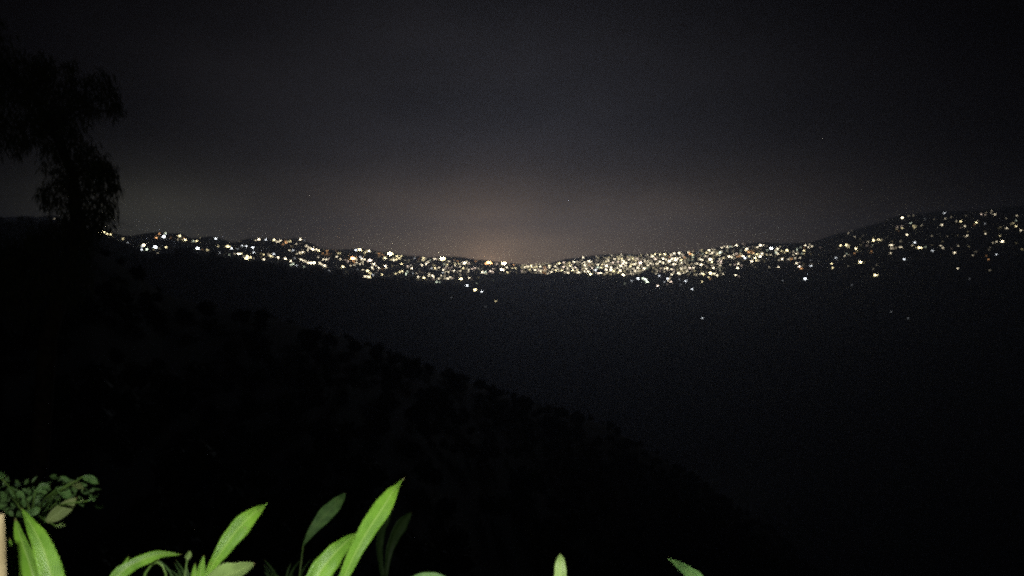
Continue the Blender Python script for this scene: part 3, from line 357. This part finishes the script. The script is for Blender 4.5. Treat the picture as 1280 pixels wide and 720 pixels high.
low = [crown_template(40 + k, 26, .16) for k in range(6)]
forest('spur_forest', 'black wooded spur falling from the left across the foreground', 4200, 70, 620, 3, 6.5, fine, 1, lambda px, py, rad: py > yD(px) - 7)
forest('ridge_forest', 'dark trees covering the second ridge below the left lights', 7500, 800, 2600, 7, 13, mid, 2, clear_of_lights, -36, 12)
forest('far_forest', 'hazy dark woods on the far slopes around the town', 15000, 1500, 5000, 6, 11, low, 3, lambda px, py, rad: clear_of_lights(px, py, rad) & (py > yT(px) + 1))

# ------------------------------------------------------------------ haze
lo = float(Z.min()) - 3; hi = max(float(Z[(RA < 8400)].max()), 60) + 30
bx = [(-8200, -8200, lo), (8200, -8200, lo), (8200, 8200, lo), (-8200, 8200, lo), (-8200, -8200, hi), (8200, -8200, hi), (8200, 8200, hi), (-8200, 8200, hi)]
hz = mesh_obj('haze', bx, [(3, 2, 1, 0), (4, 5, 6, 7), (0, 1, 5, 4), (1, 2, 6, 5), (2, 3, 7, 6), (3, 0, 4, 7)], [])
hm = bpy.data.materials.new('haze_air'); hm.use_nodes = True; hm.node_tree.nodes.clear()
pv = hm.node_tree.nodes.new('ShaderNodeVolumePrincipled'); ho = hm.node_tree.nodes.new('ShaderNodeOutputMaterial')
pv.inputs['Color'].default_value = (.80, .86, 1, 1); pv.inputs['Density'].default_value = .00015; pv.inputs['Anisotropy'].default_value = .72
hm.node_tree.links.new(pv.outputs[0], ho.inputs['Volume']); hz.data.materials.append(hm)
tag(hz, kind='stuff')

# ------------------------------------------------------------------ the dark tree on the left, some 25 m off
TD = 25.0
tree = empty('drooping_tree'); tb = at(25, 420, TD); gx, gy = tb.x - .3, tb.y + .4; gz = ground(gx, gy); tree.location = (gx, gy, gz)
tag(tree, 'dark drooping tree silhouetted against the night sky at far left', 'tree')
def P3(px, py, dd=0): return at(px, py, TD + dd) - Vector((gx, gy, gz))
trunk_pts = [Vector((0, 0, -.5)), Vector((.1, .05, 4)), Vector((-.1, .1, 9)), P3(60, 420), P3(85, 340), P3(96, 280, .2), P3(92, 220, .3), P3(66, 160, .2), P3(35, 110, 0), P3(5, 80, 0)]
V, Fc = tube(trunk_pts, [.42, .36, .32, .27, .23, .2, .16, .13, .09, .05], 10)
mesh_obj('trunk', V, Fc, M_bark, tree, True)
blobs = [(-30, 60, 46), (5, 92, 36), (40, 98, 30), (70, 104, 26), (100, 108, 20), (125, 100, 17), (52, 78, 15), (90, 80, 8), (140, 118, 13), (145, 135, 11), (20, 130, 40), (60, 135, 30), (95, 138, 22), (118, 128, 14), (70, 165, 26), (40, 160, 26), (92, 178, 22), (112, 196, 20), (70, 198, 22), (128, 204, 12), (126, 222, 20), (100, 225, 28), (78, 235, 22), (134, 246, 16), (110, 258, 26), (130, 268, 17), (88, 264, 18), (62, 250, 12), (52, 240, 10), (143, 232, 9), (141, 214, 9), (118, 212, 16), (120, 276, 16), (100, 282, 24), (75, 290, 24), (50, 300, 20), (-40, 140, 40), (-60, 100, 60), (-10, 165, 26), (20, 180, 14), (60, 330, 50), (20, 350, 50), (-20, 330, 40), (90, 340, 34), (110, 300, 14)]
lr_ = random.Random(11); V, Fc, LM = [], [], 0
for bx_, by_, br_ in blobs:
    n = int(br_ * br_ * .40) + 30
    for k in range(n):
        q = math.sqrt(lr_.random()) * lr_.choice((.8, 1, 1.15)); th = lr_.uniform(0, 6.28)
        if q > 1.35: continue
        c = P3(bx_ + math.cos(th) * q * br_, by_ + math.sin(th) * q * br_ * 1.05, lr_.gauss(0, .5) * br_ * .035)
        L = lr_.uniform(.16, .42); wd = lr_.uniform(.012, .03)
        dr = Vector((lr_.gauss(.1, .45), lr_.gauss(0, .4), -1.0)).normalized(); sd = dr.cross(Vector((lr_.gauss(0, 1), lr_.gauss(0, 1), .3))).normalized() * wd
        mid_ = c + dr * L * .5 + Vector((0, 0, .02)); s = len(V)
        V += [c, mid_ + sd, c + dr * L + Vector((0, 0, -.03)), mid_ - sd]; Fc.append((s, s + 1, s + 2, s + 3))
cr = mesh_obj('crown', V, Fc, M_crown, tree)
BV, BF = [], []
for bx_, by_, br_ in blobs:
    src = min(trunk_pts[3:], key=lambda p: (p - P3(bx_, by_)).length); src = src if (src - P3(bx_, by_)).length > .1 else trunk_pts[4]
    tgt = P3(bx_ + br_ * .3, by_ + br_ * .2, 0); m1 = src.lerp(tgt, .5) + Vector((0, 0, .25))
    v, f = tube([src, m1, tgt], [.04, .025, .008], 5); s = len(BV); BV += v; BF += [tuple(s + q for q in ff) for ff in f]
    for k in range(6):
        e = tgt + Vector((lr_.gauss(0, .5), lr_.gauss(0, .3), -lr_.uniform(.1, .7))) * br_ / 26
        v, f = tube([m1.lerp(tgt, .5), e], [.014, .004], 3); s = len(BV); BV += v; BF += [tuple(s + q for q in ff) for ff in f]
mesh_obj('branches', BV, BF, M_bark, tree)

# ------------------------------------------------------------------ plants at the edge of the terrace
def leaf_mat(name, c0, c1, rib, trans=.35, rough=.45):
    m, t, b = new_mat(name); nn = t.nodes; lk = t.links
    uv = nn.new('ShaderNodeUVMap'); s_ = nn.new('ShaderNodeSeparateXYZ'); lk.new(uv.outputs[0], s_.inputs[0])
    def mm(op, a, b2=None):
        n = nn.new('ShaderNodeMath'); n.operation = op
        for i, v in enumerate((a, b2)):
            if v is None: continue
            if isinstance(v, (int, float)): n.inputs[i].default_value = v
            else: lk.new(v, n.inputs[i])
        return n.outputs[0]
    ac = mm('ABSOLUTE', mm('SUBTRACT', s_.outputs[0], .5))            # 0 at the midrib, .5 at the edge
    vein = mm('SINE', mm('MULTIPLY', mm('SUBTRACT', s_.outputs[1], mm('MULTIPLY', ac, .35)), 170))
    vein = mm('MULTIPLY', mm('ADD', vein, 1), .5)
    ribm = mm('SUBTRACT', 1, mm('MINIMUM', mm('MULTIPLY', ac, 16), 1))
    tcn = nn.new('ShaderNodeTexCoord'); nz_ = nn.new('ShaderNodeTexNoise'); nz_.inputs['Scale'].default_value = 26; nz_.inputs['Detail'].default_value = 5
    lk.new(tcn.outputs['Object'], nz_.inputs['Vector'])
    r = nn.new('ShaderNodeValToRGB'); r.color_ramp.elements[0].position = .38; r.color_ramp.elements[1].position = .62
    r.color_ramp.elements[0].color = (*[q * .8 for q in c0], 1); r.color_ramp.elements[1].color = (*c1, 1); lk.new(nz_.outputs[0], r.inputs[0])
    mx = nn.new('ShaderNodeMix'); mx.data_type = 'RGBA'; mx.inputs[7].default_value = (c1[0] * 1.6, c1[1] * 1.35, c1[2] * 1.8, 1)
    lk.new(mm('MULTIPLY', vein, .6), mx.inputs[0]); lk.new(r.outputs[0], mx.inputs[6])
    m2 = nn.new('ShaderNodeMix'); m2.data_type = 'RGBA'; m2.inputs[7].default_value = (*rib, 1)
    lk.new(mm('MULTIPLY', ribm, .75), m2.inputs[0]); lk.new(mx.outputs[2], m2.inputs[6]); lk.new(m2.outputs[2], b.inputs['Base Color'])
    n3 = nn.new('ShaderNodeTexNoise'); n3.inputs['Scale'].default_value = 55; lk.new(tcn.outputs['Object'], n3.inputs['Vector'])
    tip = mm('MAXIMUM', mm('MULTIPLY', mm('SUBTRACT', mm('ADD', s_.outputs[1], mm('MULTIPLY', n3.outputs[0], .08)), .985), 30), mm('MULTIPLY', mm('SUBTRACT', n3.outputs[0], .70), 8))
    tip = mm('MINIMUM', mm('MAXIMUM', tip, 0), .85)
    m3 = nn.new('ShaderNodeMix'); m3.data_type = 'RGBA'; m3.inputs[7].default_value = (.13, .09, .035, 1); lk.new(tip, m3.inputs[0]); lk.new(m2.outputs[2], m3.inputs[6])
    lk.new(m3.outputs[2], b.inputs['Base Color']); m2 = m3
    bp = nn.new('ShaderNodeBump'); bp.inputs['Strength'].default_value = .6; bp.inputs['Distance'].default_value = .0015; lk.new(vein, bp.inputs['Height']); lk.new(bp.outputs[0], b.inputs['Normal'])
    b.inputs['Roughness'].default_value = rough
    return m
    tr = nn.new('ShaderNodeBsdfTranslucent'); lk.new(m2.outputs[2], tr.inputs['Color']); ms = nn.new('ShaderNodeMixShader'); ms.inputs[0].default_value = trans
    lk.new(b.outputs[0], ms.inputs[1]); lk.new(tr.outputs[0], ms.inputs[2]); lk.new(ms.outputs[0], nn['Material Output'].inputs['Surface'])
    return m
M_leaf = leaf_mat('ginger_leaf', (.055, .17, .010), (.115, .26, .022), (.25, .38, .10))
M_leafp = leaf_mat('pale_ginger_leaf', (.13, .25, .05), (.20, .32, .09), (.30, .42, .14))
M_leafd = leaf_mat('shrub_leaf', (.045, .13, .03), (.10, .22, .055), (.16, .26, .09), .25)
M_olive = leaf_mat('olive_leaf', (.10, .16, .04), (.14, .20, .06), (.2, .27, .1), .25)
M_stem = noise_mat('green_stem', (.05, .11, .02), (.11, .19, .04), 8, .5)
M_wood = noise_mat('weathered_wood', (.26, .21, .11), (.46, .39, .23), 14, .8, .4)
def spline(pts, n):
    P = np.array(pts, float); t = np.linspace(0, len(P) - 1, n); out = []
    for u in t:
        k = min(int(u), len(P) - 2); f = u - k
        p0, p1, p2, p3 = P[max(k - 1, 0)], P[k], P[k + 1], P[min(k + 2, len(P) - 1)]
        out.append(.5 * (2*p1 + (p2 - p0)*f + (2*p0 - 5*p1 + 4*p2 - p3)*f*f + (3*p1 - p0 - 3*p2 + p3)*f**3))
    return out
def leaf(root, pts, d0, d1, mat=M_leaf, fold=.35, twist=0.0, name='leaf', wave=.04, seed=0, n=26, arch=0.0):
    """a blade along a centre line of (column, row, width) between distances d0 (base) and d1 (tip): real size, folded on its midrib, with thickness"""
    r = random.Random(seed); S = spline(pts, n); o = root.location; C = []
    for i, (px, py, wpx) in enumerate(S):
        u = i / (n - 1); C.append((at(px, py, d0 + (d1 - d0) * u + arch * math.sin(math.pi * u)) , max(wpx, .6) * (d0 + (d1 - d0) * u) / F))
    V, UVs, Fc = [], [], []; K = 9; ph = r.uniform(0, 6)
    for layer in (0, 1):
        for i, (c, wd) in enumerate(C):
            tg = (C[min(i + 1, n - 1)][0] - C[max(i - 1, 0)][0]).normalized(); vw = -c.normalized()
            sd = tg.cross(vw).normalized(); nm = sd.cross(tg).normalized()
            if nm.dot(vw) < 0: nm = -nm
            sd = (Matrix.Rotation(twist, 3, tg) @ sd); nm = (Matrix.Rotation(twist, 3, tg) @ nm); ct = max(math.cos(twist), .35)
            for k in range(K):
                s_ = (k / (K - 1) - .5) * 2
                e = wd / 2 / ct * (1 + .035 * math.sin(i * 1.1 + ph + (2 if s_ > 0 else 0)) * abs(s_))
                lift = abs(s_) ** 1.3 * fold * wd / 2 + wave * wd * math.sin(i * .75 + ph + s_ * 1.5) * s_ * s_
                p = c + sd * s_ * e * math.cos(fold * .7) + nm * (lift - layer * .0006)
                V.append(p - o); UVs.append((k / (K - 1), i / (n - 1)))
    B = n * K
    for i in range(n - 1):
        for k in range(K - 1):
            a = i * K + k; Fc.append((a, a + 1, a + K + 1, a + K)); Fc.append((B + a, B + a + K, B + a + K + 1, B + a + 1))
    for i in range(n - 1):
        a = i * K; Fc.append((a, a + K, B + a + K, B + a)); a = i * K + K - 1; Fc.append((a, B + a, B + a + K, a + K))
    return mesh_obj(name, V, Fc, mat, root, True, uvs=UVs)
def stem(root, pts, rad, name='stem', mat=None):
    V, Fc = tube([Vector(p) - root.location for p in pts], rad, 8); return mesh_obj(name, V, Fc, mat or M_stem, root, True)
def plant(name, base_px, d, label, cat='plant', group=None):
    b = at(base_px, 720, d); o = empty(name, (b.x, b.y, ground(b.x, b.y))); return tag(o, label, cat, group)
GL = 'leafy plants along the edge of the terrace'
# left plant: three broad upright blades beside the stake
p = plant('ginger_plant', 48, 1.25, 'plant with three broad upright green leaves beside the wooden stake', group=GL); b = p.location
leaf(p, [(78, 830, 5), (74, 780, 16), (70, 745, 25), (63.5, 718, 27), (55.5, 690, 24), (46.5, 670, 18.5), (38.5, 655, 11.5), (31, 642, 5), (27, 635, .5)], 1.2, 1.28, seed=1, fold=.3, twist=.25)
leaf(p, [(50, 830, 5), (46, 760, 17), (41, 722, 20), (36, 702, 18), (29, 682, 13.5), (23, 664, 9), (19, 648, 1)], 1.27, 1.36, seed=2, twist=-.5)
leaf(p, [(30, 830, 4), (22, 745, 10), (18, 714, 12), (15.5, 695, 8.5), (12, 672, .5)], 1.3, 1.36, seed=3, twist=.4)
for sp, a, c in (((78, 828), 1.2, .01), ((50, 828), 1.27, -.01), ((30, 828), 1.3, -.03)): stem(p, [b + Vector((c, 0, -.03)), b + Vector((c, 0, .3)), at(sp[0], sp[1], a)], [.008, .007, .004])
# arched leaf with a bent stalk
p = plant('arching_plant', 165, 1.3, 'low plant with one arching green leaf and a bent thin stalk', group=GL); b = p.location
leaf(p, [(118, 790, 4), (132, 748, 12), (147, 720, 17), (162, 708, 15.5), (176, 701, 14), (190, 695.5, 12.5), (204, 692.5, 8), (216, 692.8, 4), (227, 693.5, .5)], 1.25, 1.36, seed=4, fold=.25, twist=.3)
leaf(p, [(142, 740, 4), (150, 718, 7), (156, 705, 5), (161, 695.5, .5)], 1.28, 1.3, seed=5, n=14)
stem(p, [b + Vector((0, 0, -.03)), at(120, 800, 1.28), at(118, 785, 1.25)], [.007, .005, .004])
stem(p, [b + Vector((.02, 0, -.03)), at(170, 760, 1.34), at(182, 716, 1.34), at(190, 705, 1.34), at(197, 702.5, 1.34), at(203, 707, 1.34), at(207, 716, 1.34), at(209, 735, 1.34)], [.006, .004, .0022, .002, .002, .0018, .0016, .001], 'stalk')
# middle-left plant: long upright blade, wide side blade
p = plant('ginger_plant', 258, 1.2, 'plant with one long upright leaf and a short cut-off leaf at its foot', group=GL); b = p.location
leaf(p, [(245, 800, 6), (254, 745, 9), (261, 718, 10), (268, 703, 13), (278, 687.5, 19), (290.5, 670, 24), (303, 655, 23.5), (316, 643, 16), (326, 635.5, 7.5), (332, 631, 2.2), (336, 628, .4)], 1.12, 1.3, seed=6, fold=.45, twist=.12, n=34)
leaf(p, [(250, 760, 10), (266, 734, 24), (282, 720, 27), (298, 714, 20), (310, 709, 13), (318.5, 704.5, 2)], 1.16, 1.1, mat=M_leafp, seed=7, fold=.5, twist=-.35)
leaf(p, [(246, 765, 6), (249, 730, 12), (251.5, 710, 9), (255, 694, .5)], 1.2, 1.22, seed=8, twist=.3, n=14)
leaf(p, [(243, 765, 4), (243, 730, 8), (243, 716, 6), (244, 704, .5)], 1.22, 1.24, seed=9, twist=-.3, n=14)
stem(p, [b + Vector((0, 0, -.03)), b + Vector((0, 0, .4)), at(245, 800, 1.12)], [.009, .008, .005])
stem(p, [b + Vector((0, .02, -.03)), at(246, 800, 1.18), at(250, 758, 1.16)], [.008, .006, .004])
# small bud on a thin stalk behind it
p = plant('budding_plant', 232, 1.5, 'thin stalk ending in one small round pale green bud', group=GL); b = p.location
leaf(p, [(234, 700, 2), (235, 696, 7), (236.5, 692.5, 7.5), (237, 688.5, 1)], 1.5, 1.5, mat=M_leafp, seed=10, n=10, name='bud', fold=.7)
stem(p, [b + Vector((0, 0, -.03)), at(226, 760, 1.5), at(234, 700, 1.5)], [.004, .003, .0015])
# centre-left plant: two long blades crossing
p = plant('ginger_plant', 408, 1.2, 'plant with two long bright leaves, the taller ending in a brown tip', group=GL); b = p.location
lf = leaf(p, [(414, 800, 6), (421, 750, 10), (430, 722, 13), (439, 702, 16), (449, 682, 19.5), (460, 663, 22), (471, 646, 24), (481, 631, 22.5), (489, 617.5, 15), (495.5, 609, 8), (500, 603, 3.6), (506, 597, .5)], 1.1, 1.3, seed=11, fold=.28, twist=-.2, n=36)
leaf(p, [(372, 800, 8), (384, 750, 24), (396, 722, 30), (408, 704, 28), (420, 690, 23), (431, 679, 15), (440, 671, 7), (446, 667, .5)], 1.15, 1.27, seed=12, fold=.4, twist=.2, n=30)
stem(p, [b + Vector((.01, 0, -.03)), b + Vector((.01, 0, .4)), at(414, 800, 1.1)], [.009, .008, .005])
stem(p, [b + Vector((-.02, 0, -.03)), b + Vector((-.03, 0, .35)), at(372, 800, 1.15)], [.009, .008, .005])
# dim leaves further down the bank
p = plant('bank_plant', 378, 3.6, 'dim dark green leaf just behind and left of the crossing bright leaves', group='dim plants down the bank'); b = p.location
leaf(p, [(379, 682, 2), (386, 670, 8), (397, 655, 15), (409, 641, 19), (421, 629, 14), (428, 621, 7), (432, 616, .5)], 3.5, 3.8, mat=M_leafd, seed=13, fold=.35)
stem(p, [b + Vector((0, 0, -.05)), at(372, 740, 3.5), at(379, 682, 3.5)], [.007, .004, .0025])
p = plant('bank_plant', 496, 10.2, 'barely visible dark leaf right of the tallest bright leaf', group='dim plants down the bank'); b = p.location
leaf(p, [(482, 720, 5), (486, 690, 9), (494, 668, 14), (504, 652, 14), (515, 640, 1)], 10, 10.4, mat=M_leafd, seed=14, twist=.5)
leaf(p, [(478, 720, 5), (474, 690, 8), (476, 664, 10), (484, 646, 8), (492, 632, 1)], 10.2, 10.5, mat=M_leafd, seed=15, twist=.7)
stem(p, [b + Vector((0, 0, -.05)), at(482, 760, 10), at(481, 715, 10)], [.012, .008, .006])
for bx0, dd, nb, lab in ((236, 2.6, 9, 'dim tuft of thin blades behind the small round bud'), (348, 6.5, 12, 'barely lit grass tuft right of the long upright leaf')):
    p = plant('grass_tuft', bx0, dd, lab, 'grass', 'dim grass tufts down the bank'); b = p.location; gr = random.Random(bx0)
    for k in range(nb):
        x0 = bx0 + gr.gauss(0, 8); lx = gr.gauss(0, 9); hh_ = gr.uniform(4, 27)
        leaf(p, [(x0, 790, 2), (x0 + lx * .3, 740, 3.4), (x0 + lx * .7, 728 - hh_ * .5, 3), (x0 + lx * 1.5, 724 - hh_, .4)], dd, dd + gr.uniform(-.2, .3), mat=M_leafd, seed=60 + k, n=10, name='blade', twist=gr.uniform(-1, 1))
    stem(p, [b + Vector((0, 0, -.05)), at(bx0, 790, dd)], [.012, .006])
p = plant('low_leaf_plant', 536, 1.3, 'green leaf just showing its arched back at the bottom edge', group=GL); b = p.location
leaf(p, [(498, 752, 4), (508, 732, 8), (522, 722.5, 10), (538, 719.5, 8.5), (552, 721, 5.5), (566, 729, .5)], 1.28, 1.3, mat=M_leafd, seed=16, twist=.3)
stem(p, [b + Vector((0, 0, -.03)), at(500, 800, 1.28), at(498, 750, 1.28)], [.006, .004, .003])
p = plant('ginger_plant', 700, 1.15, 'single pale pointed leaf tip standing upright at the bottom edge', group=GL); b = p.location
leaf(p, [(698, 830, 6), (699, 780, 14), (700, 740, 17), (700.3, 718, 16), (700.5, 706, 13.5), (700.5, 698, 8), (700.5, 692, .5)], 1.15, 1.2, mat=M_leafp, seed=17, fold=.5)
stem(p, [b + Vector((0, 0, -.03)), at(698, 880, 1.15), at(698, 828, 1.15)], [.008, .006, .004])
p = plant('ginger_plant', 868, 1.35, 'dark green leaf tip leaning left at the bottom edge right of centre', group=GL); b = p.location
leaf(p, [(912, 790, 5), (892, 752, 14), (874, 727, 17), (862, 716, 14.5), (851, 708, 10), (842, 702, 5), (834, 697.5, .5)], 1.35, 1.5, mat=M_leafd, seed=18, fold=.35)
stem(p, [b + Vector((.03, 0, -.03)), at(914, 850, 1.35), at(912, 788, 1.35)], [.007, .005, .004])
# stake
b = at(-7.5, 720, 1.05); gz0 = ground(b.x, b.y); st = empty('wooden_stake', (b.x, b.y, gz0)); tag(st, 'pale weathered wooden stake cut off at the left edge', 'stake')
top = at(-8, 644, 1.05); ax = top - st.location; V, Fc = tube([Vector((0, 0, -.1)), ax * .35, ax * .7 + Vector((.0015, 0, 0)), ax * .992, ax], [.0145, .014, .0135, .0135, .0125], 12)
mesh_obj('pole', V, Fc, M_wood, st, True)
# shrub at left with small rounded leaves, some 2.4 m off
SD = 2.35
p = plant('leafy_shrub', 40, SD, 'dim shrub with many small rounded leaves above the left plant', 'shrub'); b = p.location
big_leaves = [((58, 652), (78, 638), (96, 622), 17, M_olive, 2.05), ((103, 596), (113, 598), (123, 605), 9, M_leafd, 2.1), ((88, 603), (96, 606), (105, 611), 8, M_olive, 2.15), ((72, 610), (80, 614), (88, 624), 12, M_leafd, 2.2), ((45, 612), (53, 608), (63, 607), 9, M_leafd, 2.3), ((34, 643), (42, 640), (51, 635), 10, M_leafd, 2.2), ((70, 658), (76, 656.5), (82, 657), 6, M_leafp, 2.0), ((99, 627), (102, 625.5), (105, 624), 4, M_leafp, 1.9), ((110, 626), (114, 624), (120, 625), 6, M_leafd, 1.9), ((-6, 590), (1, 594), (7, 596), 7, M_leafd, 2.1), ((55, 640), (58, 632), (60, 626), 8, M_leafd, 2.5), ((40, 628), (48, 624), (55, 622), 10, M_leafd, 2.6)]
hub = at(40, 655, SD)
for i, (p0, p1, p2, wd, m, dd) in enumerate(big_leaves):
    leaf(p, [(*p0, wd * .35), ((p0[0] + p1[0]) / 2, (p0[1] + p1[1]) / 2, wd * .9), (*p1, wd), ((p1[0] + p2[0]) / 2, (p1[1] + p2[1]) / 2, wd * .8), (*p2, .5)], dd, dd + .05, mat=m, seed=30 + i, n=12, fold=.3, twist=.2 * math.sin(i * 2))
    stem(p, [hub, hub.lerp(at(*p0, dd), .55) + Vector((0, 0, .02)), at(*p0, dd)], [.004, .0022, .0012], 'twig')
sr = random.Random(5); V, Fc, UVs = [], [], []
for k in range(260):
    q = sr.random()
    if q < .55: px, py = sr.gauss(40, 17), sr.gauss(628, 12)
    elif q < .8: px, py = sr.gauss(85, 17), sr.gauss(613, 9)
    else: px, py = sr.gauss(5, 14), sr.gauss(622, 17)
    if px > 124 or py < 586 or py > 668: continue
    c = at(px, py, SD + sr.uniform(.1, 1.5)) - p.location
    a = Vector((sr.gauss(0, 1), sr.gauss(0, .8), sr.gauss(0, .7))).normalized(); n_ = Vector((sr.gauss(0, .7), -1, sr.gauss(.4, .7))).normalized(); s_ = a.cross(n_).normalized(); L = sr.uniform(.007, .022)
    s = len(V)
    for u, v_ in ((-1, 0), (-.5, .42), (.3, .45), (1, 0), (.3, -.45), (-.5, -.42)):
        V.append(c + a * u * L + s_ * v_ * L + n_ * (abs(v_) * .25 * L)); UVs.append((.5 + v_, .5 + u * .5))
    Fc += [(s, s + 1, s + 2, s + 3), (s, s + 3, s + 4, s + 5)]
fo = mesh_obj('foliage', V, Fc, M_leafd, p, uvs=UVs); fo['kind'] = 'stuff'
stem(p, [b + Vector((0, 0, -.05)), b.lerp(hub, .5) + Vector((.02, 0, 0)), hub], [.012, .01, .006])
for e in ((0, 610), (60, 622), (85, 612), (108, 606), (30, 615)): stem(p, [hub, hub.lerp(at(*e, SD + .2), .5) + Vector((0, 0, .015)), at(*e, SD + .3)], [.004, .003, .001], 'twig')
